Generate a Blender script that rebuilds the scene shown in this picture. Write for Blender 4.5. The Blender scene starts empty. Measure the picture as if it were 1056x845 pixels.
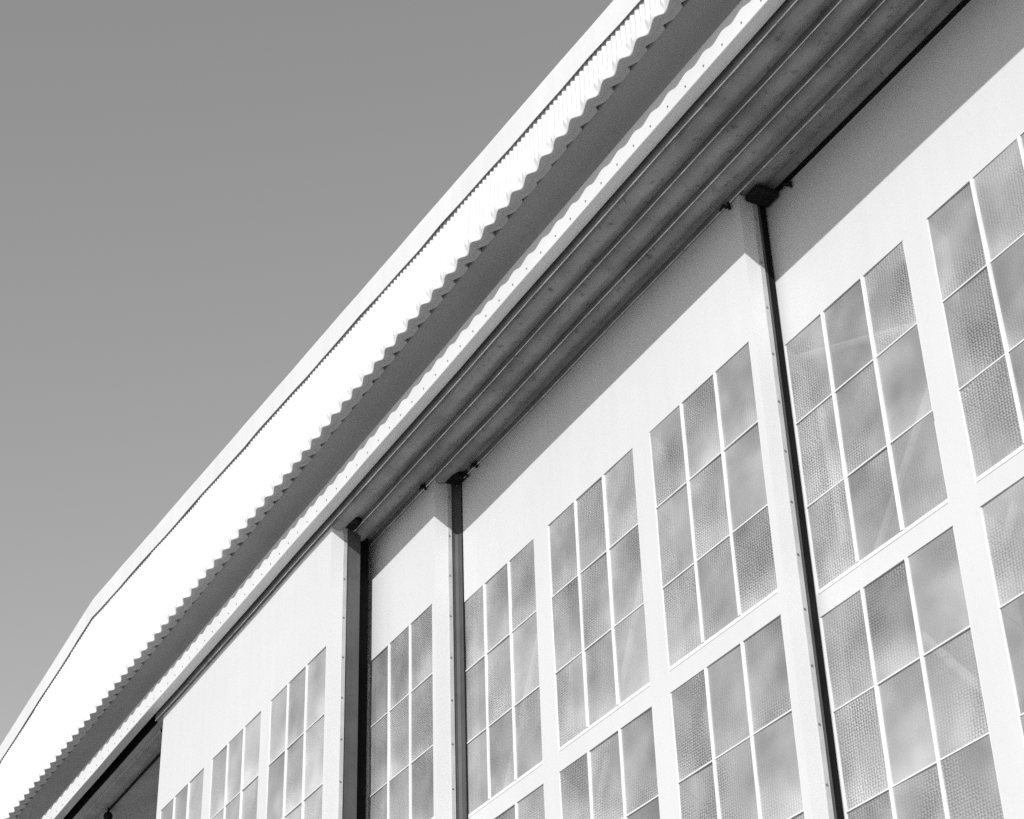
import bpy, math, random
from mathutils import Matrix, Vector
random.seed(7)
K = 0.70            # survey units -> metres
EYE = 1.6           # height of the survey origin (the camera) above the ground
scene = bpy.context.scene
COL = scene.collection

# ---------------------------------------------------------------- helpers
class MB:
    """collects vertices (survey units) and faces; build() links ONE mesh object in metres"""
    def __init__(s): s.v = []; s.f = []; s.uv = {}; s.rnd = {}
    def quad(s, a, b, c, d, uv=None, rnd=None):
        n = len(s.v); s.v += [a, b, c, d]; s.f.append((n, n+1, n+2, n+3))
        if uv: s.uv[len(s.f)-1] = uv
        if rnd is not None: s.rnd[len(s.f)-1] = rnd
    def box(s, x0, x1, y0, y1, z0, z1):
        n = len(s.v)
        s.v += [(x0,y0,z0),(x1,y0,z0),(x1,y1,z0),(x0,y1,z0),(x0,y0,z1),(x1,y0,z1),(x1,y1,z1),(x0,y1,z1)]
        s.f += [tuple(n+i for i in q) for q in ((0,3,2,1),(4,5,6,7),(0,1,5,4),(1,2,6,5),(2,3,7,6),(3,0,4,7))]
    def tube(s, p, q, r, n=12):
        p, q = Vector(p), Vector(q); d = (q-p).normalized()
        a = d.orthogonal().normalized(); b = d.cross(a); k = len(s.v)
        for c in (p, q):
            for i in range(n):
                t = 2*math.pi*i/n
                s.v.append(tuple(c + r*(math.cos(t)*a + math.sin(t)*b)))
        for i in range(n):
            j = (i+1) % n
            s.f.append((k+i, k+j, k+n+j, k+n+i))
        s.f.append(tuple(k+i for i in reversed(range(n)))); s.f.append(tuple(k+n+i for i in range(n)))
    def ball(s, c, r, nu=16, nv=10, sz=1.0):
        k = len(s.v)
        for j in range(nv+1):
            t = math.pi*j/nv
            for i in range(nu):
                u = 2*math.pi*i/nu
                s.v.append((c[0]+r*math.sin(t)*math.cos(u), c[1]+r*math.sin(t)*math.sin(u), c[2]+r*sz*math.cos(t)))
        for j in range(nv):
            for i in range(nu):
                i2 = (i+1) % nu
                s.f.append((k+j*nu+i, k+(j+1)*nu+i, k+(j+1)*nu+i2, k+j*nu+i2))
    def grid(s, rows):
        """rows: list of equal-length vertex rows"""
        k = len(s.v); m = len(rows[0])
        for r in rows: s.v += r
        for j in range(len(rows)-1):
            for i in range(m-1):
                s.f.append((k+j*m+i, k+j*m+i+1, k+(j+1)*m+i+1, k+(j+1)*m+i))
    def build(s, name, mat, parent=None, smooth=False, bevel=0.0, origin=None):
        me = bpy.data.meshes.new(name)
        off = Vector(origin) if origin is not None else (world_of(parent) if parent else Vector((0,0,0)))
        me.from_pydata([(x*K-off.x, y*K-off.y, z*K+EYE-off.z) for x, y, z in s.v], [], s.f)
        if s.uv:
            l = me.uv_layers.new(name='UVMap')
            for p in me.polygons:
                if p.index in s.uv:
                    for li, c in zip(p.loop_indices, s.uv[p.index]): l.data[li].uv = c
        if s.rnd:
            at = me.attributes.new('rnd', 'FLOAT', 'FACE')
            for i in range(len(me.polygons)): at.data[i].value = s.rnd.get(i, .5)
        me.validate(); me.update()
        if smooth:
            me.polygons.foreach_set('use_smooth', [True]*len(me.polygons))
        me.materials.append(mat)
        o = bpy.data.objects.new(name, me); COL.objects.link(o)
        if parent:
            o.parent = parent
            if origin is not None: o.location = off - world_of(parent)
        elif origin is not None: o.location = off
        o['w'] = list(off)
        if bevel:
            b = o.modifiers.new('bevel', 'BEVEL'); b.width = bevel; b.segments = 2; b.limit_method = 'ANGLE'
        return o
def world_of(o):
    return Vector(o['w'])
def thing(name, loc, label, cat, group=None):
    o = bpy.data.objects.new(name, None); COL.objects.link(o)
    o.location = loc; o['w'] = list(loc); o['label'] = label; o['category'] = cat; o['kind'] = 'thing'
    if group: o['group'] = group
    return o
def copy_part(src, dst_parent, shift):
    c = src.copy(); COL.objects.link(c); c.parent = dst_parent; c.location = src.location + shift
    return c

# ---------------------------------------------------------------- materials (all neutral: a black-and-white view)
def mat(name, base, rough=.6, var=.0, scale=3.0, bump=0.0, bscale=40.0, spec=.3, streak=0.0, spots=0.0):
    m = bpy.data.materials.new(name); m.use_nodes = True
    N, L = m.node_tree.nodes, m.node_tree.links
    p = N['Principled BSDF']
    p.inputs['Roughness'].default_value = rough
    p.inputs['Specular IOR Level'].default_value = spec
    tc = N.new('ShaderNodeTexCoord')
    geo = N.new('ShaderNodeNewGeometry')
    src = geo.outputs['Position']
    val = None
    def noise(sc, stretch=None, det=5):
        mp = N.new('ShaderNodeMapping'); L.new(src, mp.inputs['Vector'])
        if stretch: mp.inputs['Scale'].default_value = stretch
        n = N.new('ShaderNodeTexNoise'); n.inputs['Scale'].default_value = sc; n.inputs['Detail'].default_value = det
        L.new(mp.outputs['Vector'], n.inputs['Vector']); return n.outputs['Fac']
    def ramp(fac, lo, hi, a, b):
        r = N.new('ShaderNodeMapRange'); r.inputs['From Min'].default_value = lo; r.inputs['From Max'].default_value = hi
        r.inputs['To Min'].default_value = a; r.inputs['To Max'].default_value = b; L.new(fac, r.inputs['Value']); return r.outputs['Result']
    def mul(a, b):
        k = N.new('ShaderNodeMath'); k.operation = 'MULTIPLY'; L.new(a, k.inputs[0]); L.new(b, k.inputs[1]); return k.outputs[0]
    val = ramp(noise(scale), .3, .7, base*(1-var), base*(1+var))
    if streak: val = mul(val, ramp(noise(5, (1.6, 1.6, .12), 4), .42, .75, 1.0, 1-streak))
    if spots: val = mul(val, ramp(noise(16, None, 3), .60, .74, 1.0, 1-spots))
    L.new(val, p.inputs['Base Color'])
    if bump:
        b = N.new('ShaderNodeBump'); b.inputs['Strength'].default_value = bump; b.inputs['Distance'].default_value = .01
        L.new(noise(bscale), b.inputs['Height']); L.new(b.outputs['Normal'], p.inputs['Normal'])
    return m
M = dict(
    paint=mat('white_paint', .80, .55, .02, 1.2, .12, 6, .3, .04),
    door=mat('door_paint', .70, .5, .022, .9, .07, 5, .3, .025, .03),
    siding=mat('siding_paint', .75, .6, .02, 2, 0, 40, .25, .03),
    cap=mat('cap_paint', .74, .6, .04, 1.5, .08, 10, .25, .05),
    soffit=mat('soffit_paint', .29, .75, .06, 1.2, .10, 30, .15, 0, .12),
    header=mat('header_paint', .74, .6, .03, 2, .10, 14, .2, .03),
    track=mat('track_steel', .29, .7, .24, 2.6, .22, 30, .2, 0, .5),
    lip=mat('worn_lip_steel', .80, .5, .30, 6, .2, 60, .3, 0, .6),
    seal=mat('dark_seal', .085, .6, .18, 4, .15, 30, .3, .2),
    black=mat('black_rubber_gap_shade', .010, .8, .2, 8, 0, 40, .08),  # rubber, and the black that stands for shade behind leaf D
    slot=mat('slot_steel', .25, .8, .2, 5, .1, 30, .1),
    closure=mat('closure_strip', .44, .7, .05, 3, .1, 20, .2, 0, .1),
    iron=mat('black_iron_slot_shade', .016, .7, .3, 14, .2, 50, .1),  # iron parts, and the blocks that stand for shade in the slots
    strip=mat('edge_strip_steel', .46, .5, .10, 6, .1, 40, .4, .10),
    bolt=mat('bolt_steel', .20, .5, .2, 20),
    inner=mat('interior_steel', .12, .8, .15, 2),
    ceil=mat('ceiling_panel', .5, .85, .14, 1.6, .2, 22, .15, 0, .22),
    channel=mat('channel_paint', .42, .8, .2, 3, .2, 30, .1, 0, .3),
    roof=mat('roof_sheet', .30, .7, .1, 1),
    brace=mat('brace_paint', .75, .5, .05, 3),
    concrete=mat('apron_concrete', .35, .9, .12, .35, .2, 12, .2, 0, .1),
    floor=mat('floor_concrete', .42, .6, .1, .5, .1, 12, .3, 0, .1),
    soil=mat('dry_ground', .20, .95, .2, .2, .3, 6, .1),
)
def glass_mat(name, lo, hi, trans, relief):
    m = bpy.data.materials.new(name); m.use_nodes = True
    N, L = m.node_tree.nodes, m.node_tree.links
    p = N['Principled BSDF']; out = N['Material Output']
    def math_(op, a, b=None, clamp=False):
        k = N.new('ShaderNodeMath'); k.operation = op; k.use_clamp = clamp
        for i, x in enumerate((a, b)):
            if x is None: continue
            if isinstance(x, (int, float)): k.inputs[i].default_value = x
            else: L.new(x, k.inputs[i])
        return k.outputs[0]
    def rng(fac, lo_, hi_, a, b, smooth=False):
        r = N.new('ShaderNodeMapRange'); r.inputs['From Min'].default_value = lo_; r.inputs['From Max'].default_value = hi_
        if smooth: r.interpolation_type = 'SMOOTHSTEP'
        r.inputs['To Min'].default_value = a; r.inputs['To Max'].default_value = b; L.new(fac, r.inputs['Value']); return r.outputs['Result']
    at = N.new('ShaderNodeAttribute'); at.attribute_name = 'rnd'
    rnd = at.outputs['Fac']
    uv = N.new('ShaderNodeUVMap')
    geo = N.new('ShaderNodeNewGeometry')
    # pane-local coordinates shifted by the pane's own random number, so no two panes repeat
    sh = N.new('ShaderNodeCombineXYZ'); L.new(math_('MULTIPLY', rnd, 91.0), sh.inputs[0]); L.new(math_('MULTIPLY', rnd, 57.0), sh.inputs[1])
    ad = N.new('ShaderNodeVectorMath'); ad.operation = 'ADD'; L.new(uv.outputs['UV'], ad.inputs[0]); L.new(sh.outputs[0], ad.inputs[1])
    v = ad.outputs[0]
    def noise(sc, det=3, dist=0.0):
        n = N.new('ShaderNodeTexNoise'); n.inputs['Scale'].default_value = sc; n.inputs['Detail'].default_value = det
        n.inputs['Distortion'].default_value = dist; L.new(v, n.inputs['Vector']); return n.outputs['Fac']
    dust = noise(.8, 3, .2); blotch = noise(.55, 2)
    # pressed pattern: staggered rows of small raised pillows, uneven from pane to pane
    mp = N.new('ShaderNodeMapping'); L.new(v, mp.inputs['Vector']); mp.inputs['Scale'].default_value = (18, 22, 1); mp.inputs['Rotation'].default_value = (0, 0, .05)
    vo = N.new('ShaderNodeTexVoronoi'); vo.voronoi_dimensions = '2D'; vo.inputs['Scale'].default_value = 1; vo.inputs['Randomness'].default_value = .30
    L.new(mp.outputs[0], vo.inputs['Vector'])
    pil = rng(vo.outputs['Distance'], 0, .62, 1, 0, True)
    mask = math_('MULTIPLY', rng(blotch, .38, .62, .12, .72, True), rng(math_('FRACT', math_('MULTIPLY', rnd, 7.13)), .10, .50, .35, 1.0, True))
    # sun glints painted into the colour: pillows paler, dips darker
    glint = math_('MULTIPLY', math_('SUBTRACT', pil, .5), math_('MULTIPLY', mask, .40))
    base = math_('ADD', rng(dust, .32, .68, lo, hi), rng(rnd, 0, 1, -.08, .08))
    base = math_('MULTIPLY', base, math_('ADD', glint, 1.0))
    # a paler film towards the lower edge of a pane
    sep = N.new('ShaderNodeSeparateXYZ'); L.new(uv.outputs['UV'], sep.inputs[0])
    vv = math_('FRACT', math_('DIVIDE', sep.outputs[1], 1.4666))
    film = math_('MULTIPLY', rng(vv, .0, .5, .20, 0, True), rng(noise(.9, 3), .35, .6, .25, 1))
    base = math_('ADD', base, rng(noise(1.0, 1), .46, .72, 0, .10, True))      # soft paler patches: dust film with cloudy highlights painted in
    base = math_('ADD', base, film, True)
    L.new(base, p.inputs['Base Color'])
    p.inputs['Roughness'].default_value = .20
    p.inputs['Specular IOR Level'].default_value = .5
    b = N.new('ShaderNodeBump'); b.inputs['Distance'].default_value = relief
    L.new(mask, b.inputs['Strength']); L.new(pil, b.inputs['Height'])
    L.new(b.outputs['Normal'], p.inputs['Normal'])
    tr = N.new('ShaderNodeBsdfTransparent'); mx = N.new('ShaderNodeMixShader'); mx.inputs[0].default_value = trans
    L.new(p.outputs[0], mx.inputs[1]); L.new(tr.outputs[0], mx.inputs[2]); L.new(mx.outputs[0], out.inputs['Surface'])
    return m
GLASS = {'near': glass_mat('obscure_glass', .33, .55, .28, .013),
         'pale_sheen': glass_mat('pale_sheen_obscure_glass', .34, .50, .08, .006)}  # leaf D: grazing reflection imitated by a paler, less see-through pane

# ---------------------------------------------------------------- survey numbers (units; origin = camera, Y=0 = face of the third leaf)
YA, YB, YC, YD = .381, 0.0, -.356, -1.096
PITCH = .37
GZ = -EYE/K                                     # ground level
HEAD, RH, GAP, WW, WS = 11.056, .962, .226, 1.969, 2.317
APX, SLR, SLL = -30.52, .0818, .093
XL, XR = -64.0, 3.4                             # ends of the front
def sag(x): return -.0062*min(27.0, max(0.0, -11-x)) + .006*math.sin(.83*x+1) + .004*math.sin(1.9*x)
def skew(x): return .0030*min(20.0, max(-4.0, -11-x))      # the gable sheeting is not quite parallel to the doors
def capz(x): return 15.445 - (SLR*(x-APX) if x > APX else SLL*(APX-x))
def lob(x): return 13.475 - .0045*min(24.0, max(0.0, -11-x))

# ---------------------------------------------------------------- the hangar
ox = APX*K
hangar = thing('hangar_building', (ox, 0, 0), 'white corrugated hangar front with low gable, deep eave and door tracks beneath', 'hangar')

FP, CP = .0945, .337
YS = -1.84
def fine(x):
    return -.5*math.cos(2*math.pi*x/FP)
def coarse(x):
    # lop-sided wave: it swings out slowly towards +x and falls back steeply
    t = ((x + 11.45 + .66*CP)/CP) % 1.0
    q = t/.68 if t < .68 else (1-t)/.32
    q = q*q*(3-2*q)*.85 + q*.15
    n = math.floor((x + 11.45 + .66*CP)/CP)
    return 1 - 2*q*(1 + .10*math.sin(n*12.9898)*math.sin(n*4.1))
def lap(x): return .007*((x/2.268) % 1.0)              # each sheet laps a little over the next
xs = [XL + i*FP/8 for i in range(int((XR-XL)/FP*8)+1)]
mb = MB()
mb.grid([[(x, YS + skew(x) + lap(x) + .018*fine(x), (lob(x)+.16) if r == 0 else max(capz(x)+.05, lob(x)+.27)) for x in xs] for r in range(2)])
mb.build('gable_siding', M['siding'], hangar, smooth=True)
mb = MB()
rows = []
for q in range(7):
    t = q/6.0; b = 1 - t*t*(3-2*t)
    rows.append([(x, YS + skew(x) + lap(x) - .007 + .018*fine(x)*(1-min(1, b*1.6)) + b*(.033*coarse(x) + .008), lob(x) + .17*t) for x in xs])
mb.grid(rows)
sk = mb.build('corrugated_skirt', M['siding'], hangar, smooth=True)
so = sk.modifiers.new('sheet', 'SOLIDIFY'); so.thickness = .003; so.offset = 0

# closure strip under the skirt, its rear edge scalloped so that slits stay open against the soffit
def yfront(x): return YS + skew(x) + lap(x) - .007 + .033*coarse(x) + .008 + .002
def yrear(x):
    p = ((x+11.45)/CP + .5) % 1.0
    slit = max(0.0, 1-(p-.42)/.38) if p > .42 else max(0.0, 1-(.42-p)/.10)
    k = .75 + .5*math.sin(x*1.7) * math.sin(x*.61+1)
    return skew(x) - 1.704 - .078*max(.35, min(1.1, k))*slit
mb = MB()
mb.grid([[(x, yfront(x), lob(x)+.003) for x in xs if x > -40], [(x, (yfront(x)+yrear(x))/2, lob(x)+.000) for x in xs if x > -40], [(x, yrear(x), lob(x)-.034) for x in xs if x > -40],
         [(x, yrear(x), lob(x)+.03) for x in xs if x > -40]])
mb.build('closure_strip', M['closure'], hangar)
# rake cap: a folded flashing along the gable top
mb = MB()
xc = []
x = XL - .3
while x < XR + .3: xc.append(x); x += .6
xc += [APX-.02, APX+.02]; xc.sort()
prof = [(-.021, .004), (-.024, .0), (-.028, .004), (-.040, .36), (-.034, .385), (.10, .405)]
def wob(x, k): return .006*math.sin(x*2.1+k)+.004*math.sin(x*5.3+2*k)
mb.grid([[(x, YS + skew(x) + dy + (min(0, wob(x, 1)) if q < 3 else 0), capz(x) + dz + (wob(x, 3) if q < 3 else wob(x, 5)*.5)) for x in xc] for q, (dy, dz) in enumerate(prof)])
mb.build('rake_cap', M['cap'], hangar)
# roof
mb = MB()
for (xa, xb) in ((XL-.3, APX), (APX, XR+.3)):
    za, zb = capz(xa)+.40, capz(xb)+.40
    mb.quad((xa, YS+.09, za), (xb, YS+.09, zb), (xb, 60, zb), (xa, 60, za))
    mb.quad((xa, YS+.09, za-.12), (xa, 60, za-.12), (xb, 60, zb-.12), (xb, YS+.09, zb-.12))
mb.build('roof', M['roof'], hangar)
# walls round the volume
mb = MB(); mb.box(XL, XL+.3, YS+.12, 60, GZ, capz(XL)+.2); mb.build('side_wall', M['paint'], hangar)
mb = MB(); mb.box(XR-.3, XR, YS+.12, 60, GZ, capz(XR)+.2); mb.build('side_wall', M['paint'], hangar)
mb = MB(); mb.box(XL+.3, XR-.3, 59.7, 60, GZ, 15.0); mb.build('rear_wall', M['paint'], hangar)
# piers left and right of the doorway
mb = MB(); mb.box(XL+.3, -56, -1.10, .6, GZ, 12.6); mb.build('door_pier', M['paint'], hangar)
mb = MB(); mb.box(-6.1, XR-.3, -1.10, .36, GZ, 12.84); mb.build('door_pier', M['paint'], hangar)

# eave soffit with its cove, then the header beam
xh = [XL + i*.4 for i in range(int((XR-XL)/.4)+1)] + [XR]
def ext(profile, z_of=sag, xr=None, amp=0.0):
    m_ = MB()
    xx = xr or xh
    m_.grid([[(x, y + amp*math.sin(x*3+y*9), z + z_of(x) + amp*math.sin(x*2.3+z*5)) for x in xx] for (y, z) in profile])
    return m_
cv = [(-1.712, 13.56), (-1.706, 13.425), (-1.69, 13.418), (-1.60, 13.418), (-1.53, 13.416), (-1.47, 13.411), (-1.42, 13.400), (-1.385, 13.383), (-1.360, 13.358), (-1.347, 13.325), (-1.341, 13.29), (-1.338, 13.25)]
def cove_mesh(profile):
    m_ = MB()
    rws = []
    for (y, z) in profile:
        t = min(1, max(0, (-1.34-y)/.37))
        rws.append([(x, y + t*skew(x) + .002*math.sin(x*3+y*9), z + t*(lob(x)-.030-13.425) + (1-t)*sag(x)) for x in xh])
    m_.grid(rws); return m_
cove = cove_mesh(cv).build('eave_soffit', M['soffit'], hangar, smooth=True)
hb = ext([(-1.30, 13.292), (-1.340, 13.292), (-1.3425, 13.286), (-1.342, 12.952), (-1.336, 12.946), (-1.190, 12.946), (-1.190, 13.12), (-1.165, 13.13)], amp=.001).build('header_beam', M['header'], hangar)
x = -9.4; n = 0
bm = MB(); bm.tube((x, -1.340, 13.03), (x, -1.352, 13.03), .009, 8)
b0 = None
while x > -38:
    if b0 is None:
        b0 = bm.build('bolt', M['bolt'], hb, origin=(x*K, -1.34*K, 13.03*K+EYE))
        x0 = x
    else:
        c = copy_part(b0, hb, Vector(((x-x0)*K, 0, (sag(x)-sag(x0))*K)))
    x -= .337
# track troughs: one convex trough per leaf plane, each with a worn lip
TX1 = -28.45
def trough_x():
    return [TX1] + [q for q in xh if q > TX1]
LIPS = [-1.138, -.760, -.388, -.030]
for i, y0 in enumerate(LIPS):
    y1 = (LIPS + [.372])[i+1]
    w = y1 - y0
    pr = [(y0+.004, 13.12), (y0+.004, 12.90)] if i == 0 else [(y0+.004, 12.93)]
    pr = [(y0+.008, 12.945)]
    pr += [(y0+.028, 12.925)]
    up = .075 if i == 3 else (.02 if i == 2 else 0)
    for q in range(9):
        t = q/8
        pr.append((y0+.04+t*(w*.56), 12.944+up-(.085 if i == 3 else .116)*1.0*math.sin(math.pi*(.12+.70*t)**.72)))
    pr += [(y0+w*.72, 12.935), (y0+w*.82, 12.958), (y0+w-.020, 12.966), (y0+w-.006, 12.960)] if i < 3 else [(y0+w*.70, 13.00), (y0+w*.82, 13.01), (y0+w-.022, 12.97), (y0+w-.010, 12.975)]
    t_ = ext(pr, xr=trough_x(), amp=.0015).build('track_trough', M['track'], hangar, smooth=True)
    # web behind the lip (the dark face in the slot for the outermost track)
    wb = MB(); xx = trough_x()
    wb.grid([[(x, y0-.001, z+sag(x)) for x in xx] for z in ((12.884, 13.13) if i == 0 else (12.880, 12.975))])
    wb.build('track_web', M['slot'], t_)
    # worn lip
    lp = MB(); xx = trough_x()
    fine_x = []
    for a, b in zip(xx[:-1], xx[1:]): fine_x += [a, a+(b-a)/3, a+2*(b-a)/3]
    fine_x.append(xx[-1])
    rr = random.Random(i)
    jit = [rr.uniform(-.004, .004) for _ in fine_x]
    lp.grid([[(x, y0+dy+j*.6, 12.872+dz+sag(x)+(j if dz < .02 else 0)) for x, j in zip(fine_x, jit)] for dy, dz in ((-.004, .012), (-.004, 0), (.004, 0), (.006, .10))])
    lp.build('track_lip', M['lip'], t_)
    rv = None
    x = -9.3 - .31*i
    while x > -21.2 + (0 if i < 2 else 0):
        z = 12.864 + sag(x)
        if rv is None:
            r_ = MB(); r_.ball((x, y0+.15, z), .023, 8, 6, .8)
            rv = r_.build('rivet', M['bolt'], t_, origin=(x*K, (y0+.15)*K, z*K+EYE)); xr0 = x
        else:
            copy_part(rv, t_, Vector(((x-xr0)*K, 0, (sag(x)-sag(xr0))*K)))
        x -= 1.31
# the flat ceiling beyond the open bay, and closure above the tracks
mb = MB()
xx = [q for q in xh if q < TX1] + [TX1]
mb.grid([[(x, y, 12.92+sag(x)) for x in xx] for y in (-1.05, 1.6)])
mb.build('ceiling_panel', M['ceil'], hangar)
mb = MB(); mb.grid([[(x, -1.051, z+sag(x)) for x in xx] for z in (12.915, 13.13)])
mb.build('slot_web', M['black'], hangar)
mb = MB(); mb.box(XL+.3, XR-.3, -1.16, 1.7, 13.14, 13.2); mb.build('track_deck', M['inner'], hangar)
mb = MB(); mb.box(TX1+.01, -6.1, .70, .76, 12.4, 13.12); mb.build('rear_track_beam', M['inner'], hangar)
mb = MB()
mb.grid([[(x, y, z+sag(x)) for x in xx if x < TX1-.1 and x > -33.6] for (y, z) in ((-.93, 12.915), (-.92, 12.86), (-.76, 12.845), (-.70, 12.86), (-.69, 12.915))])
mb.build('ceiling_channel', M['channel'], hangar, smooth=False)
mb = MB(); mb.tube((-28.5, -.60, 12.885+sag(-28.5)), (-32.55, -.605, 12.87+sag(-32.5)), .022, 10); mb.build('conduit', M['iron'], hangar, smooth=False)
mb = MB(); mb.ball((-32.62, -.585, 12.79+sag(-32.6)), .085); mb.tube((-32.55, -.605, 12.93+sag(-32.5)), (-32.6, -.59, 12.78+sag(-32.6)), .024, 8)
mb.build('conduit_end_box', M['iron'], hangar, smooth=True)

# ---------------------------------------------------------------- sliding door leaves
GROUP = 'sliding hangar door leaves'
BOT = GZ + .06
def leaf(x_right, x_win0, yf, label, pale_sheen, seal_shape, gasket, side_d, seed, braces):
    rg = random.Random(seed)
    x0 = x_win0 - .20; x1 = x_right; top = 12.905
    if seed == 4: top = 12.87
    t = thing('hangar_door_leaf', ((x0+x1)/2*K, yf*K, 0), label, 'hangar door', GROUP)
    # skin with its window openings
    cols = [(x_win0 + i*WS, x_win0 + i*WS + WW) for i in range(3)]
    tiers = []
    z = HEAD
    while z - 3*RH > BOT + .8:
        tiers.append((z - 3*RH, z)); z -= 3*RH + GAP
    gx = sorted({x0, x1} | {c for q in cols for c in q})
    gz = sorted({BOT, top} | {c for q in tiers for c in q})
    def hole(xa, xb, za, zb):
        return any(abs(xa-c[0]) < 1e-6 for c in cols) and any(za >= q[0]-1e-6 and zb <= q[1]+1e-6 for q in tiers)
    mb = MB(); D = side_d; RV = .012
    for xa, xb in zip(gx[:-1], gx[1:]):
        for za, zb in zip(gz[:-1], gz[1:]):
            if hole(xa, xb, za, zb): continue
            mb.quad((xa, yf, za), (xb, yf, za), (xb, yf, zb), (xa, yf, zb))
            mb.quad((xa, yf+D, za), (xa, yf+D, zb), (xb, yf+D, zb), (xb, yf+D, za))
    for (xa, xb) in cols:
        for (za, zb) in tiers:
            mb.quad((xa, yf, za), (xa, yf, zb), (xa, yf+D, zb), (xa, yf+D, za))
            mb.quad((xb, yf, zb), (xb, yf, za), (xb, yf+D, za), (xb, yf+D, zb))
            mb.quad((xa, yf, zb), (xb, yf, zb), (xb, yf+D, zb), (xa, yf+D, zb))
            # sloping sill
            mb.quad((xa, yf, za), (xa, yf+D, za), (xb, yf+D, za), (xb, yf, za))
    mb.quad((x1, yf, BOT), (x1, yf+D, BOT), (x1, yf+D, top), (x1, yf, top))
    mb.quad((x0, yf, BOT), (x0, yf, top), (x0, yf+D, top), (x0, yf+D, BOT))
    mb.quad((x0, yf, top), (x1, yf, top), (x1, yf+D, top), (x0, yf+D, top))
    mb.quad((x0, yf, BOT), (x0, yf+D, BOT), (x1, yf+D, BOT), (x1, yf, BOT))
    mb.build('door_panel', M['door'], t)
    # windows
    for (xa, xb) in cols:
        for (za, zb) in tiers:
            w = MB(); g = MB(); pw = (xb-xa)/3; yg = yf + RV
            for c in (1, 2):
                xm = xa + c*pw + rg.uniform(-.006, .006)
                w.box(xm-.018, xm+.018, yf-.006, yg+.008, za+.052, zb-.004)
            for r in (1, 2):
                zm = zb - r*RH
                cuts = [xa+.014, xa+pw-.0192, xa+pw+.0192, xa+2*pw-.0192, xa+2*pw+.0192, xb-.014]
                for a in (0, 2, 4):
                    w.box(cuts[a], cuts[a+1], yf+.001, yg+.006, zm-.007, zm+.007)
            w.box(xa+.001, xa+.014, yf+.006, yg+.01, za+.002, zb-.002)
            w.box(xb-.014, xb-.001, yf+.006, yg+.01, za+.002, zb-.002)
            # sill bead, set back a little behind the rail below it
            w.box(xa+.014, xb-.014, yf+.003, yg+.011, za+.010, za+.050)
            win = w.build('window', M['paint'], t)
            for c in range(3):
                for r in range(3):
                    px0, px1 = xa + c*pw, xa + (c+1)*pw
                    pz0, pz1 = zb - (r+1)*RH, zb - r*RH
                    a, b = rg.uniform(-.006, .006), rg.uniform(-.006, .006)
                    u0, v0 = 0.0, 0.0
                    g.quad((px0, yg+.002-a-b, pz0), (px1, yg+.002+a-b, pz0), (px1, yg+.002+a+b, pz1), (px0, yg+.002-a+b, pz1),
                           uv=[(0, 0), (1, 0), (1, 1.4666), (0, 1.4666)], rnd=rg.random())
            g.build('glass', GLASS['pale_sheen' if pale_sheen else 'near'], win)
    # diagonal bracing on the inside of the leaf, seen dimly through the glass
    if braces:
        for (ax, az, bx_, bz) in braces:
            q = MB(); q.tube((ax, yf+.15, az), (bx_, yf+.15, bz), .045, 8); q.build('brace', M['brace'], t)
    # bolted edge strip at the rear of the end face, then the dark weather seal
    e0 = yf + side_d - .058
    s = MB(); s.box(x1+.0005, x1+.010, e0+.004, e0+.056, BOT+.02, top-.02)
    st = s.build('edge_strip', M['strip'], t)
    b0 = None; z = 12.62
    zb0 = z
    while z > 5.6:
        if b0 is None:
            q = MB(); q.tube((x1+.009, e0+.018, z), (x1+.019, e0+.018, z), .012, 8)
            b0 = q.build('bolt', M['bolt'], st, origin=((x1+.009)*K, (e0+.018)*K, z*K+EYE))
        else: copy_part(b0, st, Vector((0, 0, (z-zb0)*K)))
        z -= .58
    s = MB()
    pts = [(x1+dx, yf+side_d+dy) for dx, dy in seal_shape]
    s.grid([[(px, py, z) for (px, py) in pts] for z in (BOT+.02, 6, 9, top-.03)])
    s.build('weather_seal', M['seal'], t, smooth=False)
    if gasket:
        s = MB(); pts = [(x1+dx, yf+side_d+dy) for dx, dy in gasket]
        s.grid([[(px, py, z) for (px, py) in pts] for z in (BOT+.02, 6, 9, top-.03)])
        s.build('gasket', M['black'], t, smooth=False)
    return t, x0, x1, top
XA = -12.867
dA = leaf(-6.16, XA, YA, 'white steel hangar door leaf set farthest back, its large panes cut by the right edge', False,
     [(-.01, 0), (-.01, .13), (-.05, .14)], [], .24, 1,
     [(XA-.1, 10.98, XA+2.0, 10.13), (XA+.25, 10.2, XA+.33, 8.6), (XA+.5, 8.0, XA+2.3, 10.0), (XA+1.2, 7.25, XA+2.2, 6.0), (XA+2.4, 7.6, XA+4.3, 10.4)])
dB = leaf(-12.848, -19.561, YB, 'white hangar door leaf showing three window columns whole, between two narrow dark gaps', False,
     [(-.006, 0), (-.008, .045), (-.03, .05)], [(-.012, .046), (-.020, .085), (-.014, .125), (-.05, .135)], .232, 2,
     [(-19.4, 7.2, -17.2, 10.9), (-16.9, 7.0, -14.9, 10.6)])
dC = leaf(-19.569, -26.26, YC, 'narrowest visible white hangar door leaf, one window column, beside the wide black gap', False,
     [(-.01, 0), (-.008, .05), (.02, .08), (.08, .096), (.098, .098)], [(.098, .0975), (.125, .1)], .252, 3, None)
dD = leaf(-21.247, -27.949, YD, 'foremost white hangar door leaf, beside the dark opening, with windows painted paler for reflection', True,
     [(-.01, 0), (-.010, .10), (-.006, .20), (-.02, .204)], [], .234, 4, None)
# black strip added behind D, standing in for shade in the gap to C
s = MB(); s.box(dD[2]-.30, dD[2]-.195, YD+.234+.19, YD+.234+.41, BOT+.02, 12.86); s.build('gap_shade_strip', M['black'], dD[0])
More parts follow.
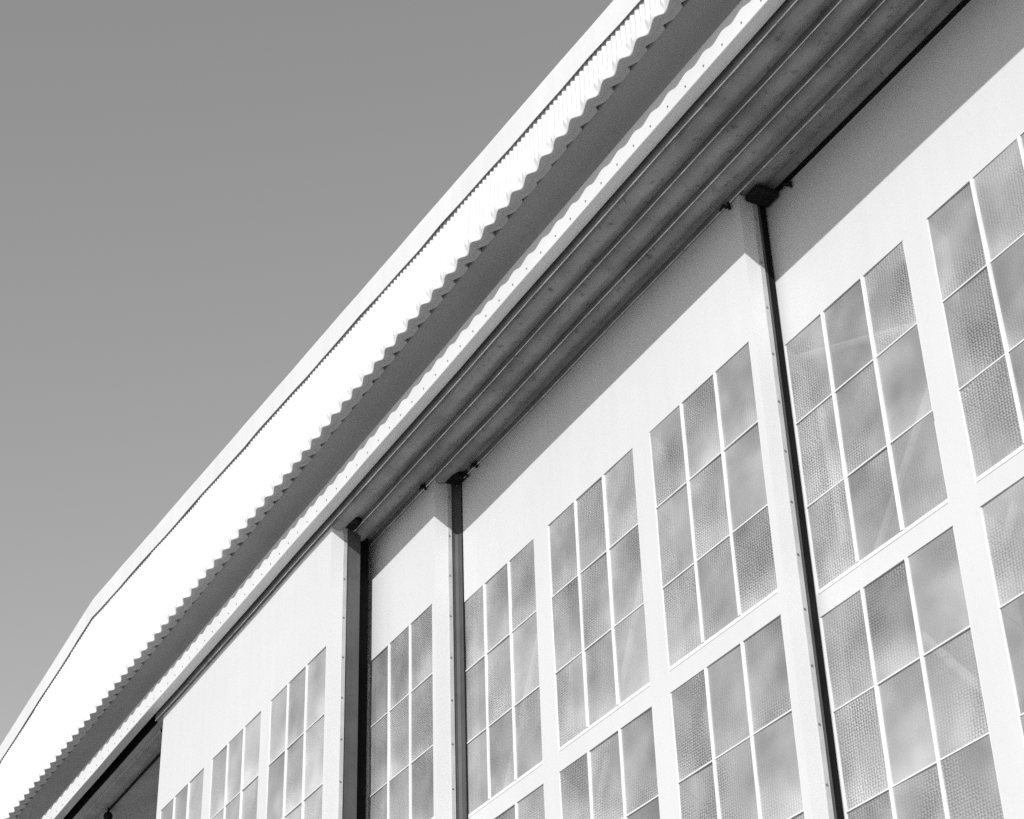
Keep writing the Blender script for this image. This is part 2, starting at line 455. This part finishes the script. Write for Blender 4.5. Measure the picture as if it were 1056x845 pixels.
# top hangers and clips; black blocks stand in for shade in track slots
def clip(door, x, y):
    q = MB(); z = 12.85
    q.tube((x, y-.035, z-.02), (x-.02, y-.06, z+.012), .020, 10)
    q.tube((x-.02, y-.065, z+.015), (x-.13, y-.03, z+.03), .015, 10)
    q.tube((x+.03, y-.035, z+.03), (x+.035, y-.028, z-.06), .018, 8)
    q.build('hanger_clip', M['iron'], door)
clip(dB[0], -13.02, 0.0); clip(dC[0], -19.80, YC); clip(dA[0], -12.42, YA); clip(dB[0], -19.27, YB); clip(dB[0], -19.0, YB)
for d_, y, dep in ((dB, YB, .232), (dC, YC, .252), (dD, YD, .234)):
    q = MB(); x1 = d_[2]
    q.box(x1+.012, x1+.26, y+.07, y+dep+.13, 12.815, 12.90); q.build('slot_shade_block', M['iron'], d_[0], bevel=.02)  # added black block in place of the dark hollow beside the post

# ---------------------------------------------------------------- ground
mb = MB(); mb.quad((-3000, -3000, GZ-.03), (3000, -3000, GZ-.03), (3000, 3000, GZ-.03), (-3000, 3000, GZ-.03))
o = mb.build('ground', M['soil']); o['kind'] = 'structure'
mb = MB(); mb.box(XL-6, XR+40, -70, 62, GZ-.02, GZ)
o = mb.build('apron', M['concrete']); o['kind'] = 'structure'

mb = MB(); mb.box(XL+.35, XR-.35, 1.2, 59.6, GZ+.001, GZ+.03)
o = mb.build('hangar_floor', M['floor']); o['kind'] = 'structure'

# ---------------------------------------------------------------- light
S = Vector((.88, -1.0, .62)).normalized()
sun = bpy.data.lights.new('sun', 'SUN'); sun.energy = 2.55; sun.angle = math.radians(.5); sun.color = (1, 1, 1)
so = bpy.data.objects.new('sun', sun); COL.objects.link(so)
so.rotation_euler = (-S).to_track_quat('-Z', 'Y').to_euler(); so.location = (10, -30, 30)
w = bpy.data.worlds.new('World'); scene.world = w; w.use_nodes = True
N, L = w.node_tree.nodes, w.node_tree.links
sky = N.new('ShaderNodeTexSky'); sky.sky_type = 'NISHITA'; sky.sun_disc = False
sky.sun_elevation = math.asin(S.z); sky.sun_rotation = math.atan2(S.x, S.y)
sky.dust_density = .6; sky.altitude = 50
dot = N.new('ShaderNodeVectorMath'); dot.operation = 'DOT_PRODUCT'     # black-and-white film behind a yellow filter
dot.inputs[1].default_value = (.20, .35, .45)
L.new(sky.outputs['Color'], dot.inputs[0])
pw = N.new('ShaderNodeMath'); pw.operation = 'POWER'; pw.inputs[1].default_value = .80
L.new(dot.outputs['Value'], pw.inputs[0]); L.new(pw.outputs[0], N['Background'].inputs['Color'])
N['Background'].inputs['Strength'].default_value = .1245

# ---------------------------------------------------------------- camera
cam = bpy.data.cameras.new('camera'); co = bpy.data.objects.new('camera', cam); COL.objects.link(co)
cam.sensor_fit = 'HORIZONTAL'; cam.sensor_width = 36; cam.lens = 1968.6/1056*36
cam.clip_start = .05; cam.clip_end = 6000
R = ((0.46836289, 0.48720829, 0.73706464), (0.88302903, -0.22985959, -0.40917514), (-0.02993214, 0.84249193, -0.53787677))
co.matrix_world = Matrix.Translation((0, -10*K, EYE)) @ Matrix(R).to_4x4()
scene.camera = co
scene.render.engine = "CYCLES"; scene.cycles.use_denoising = False; scene.cycles.use_adaptive_sampling = False
vs = scene.view_settings
vs.view_transform = 'Standard'; vs.look = 'None'; vs.exposure = .6; vs.gamma = 1; vs.use_curve_mapping = False
for o in bpy.data.objects:
    if 'w' in o: del o['w']
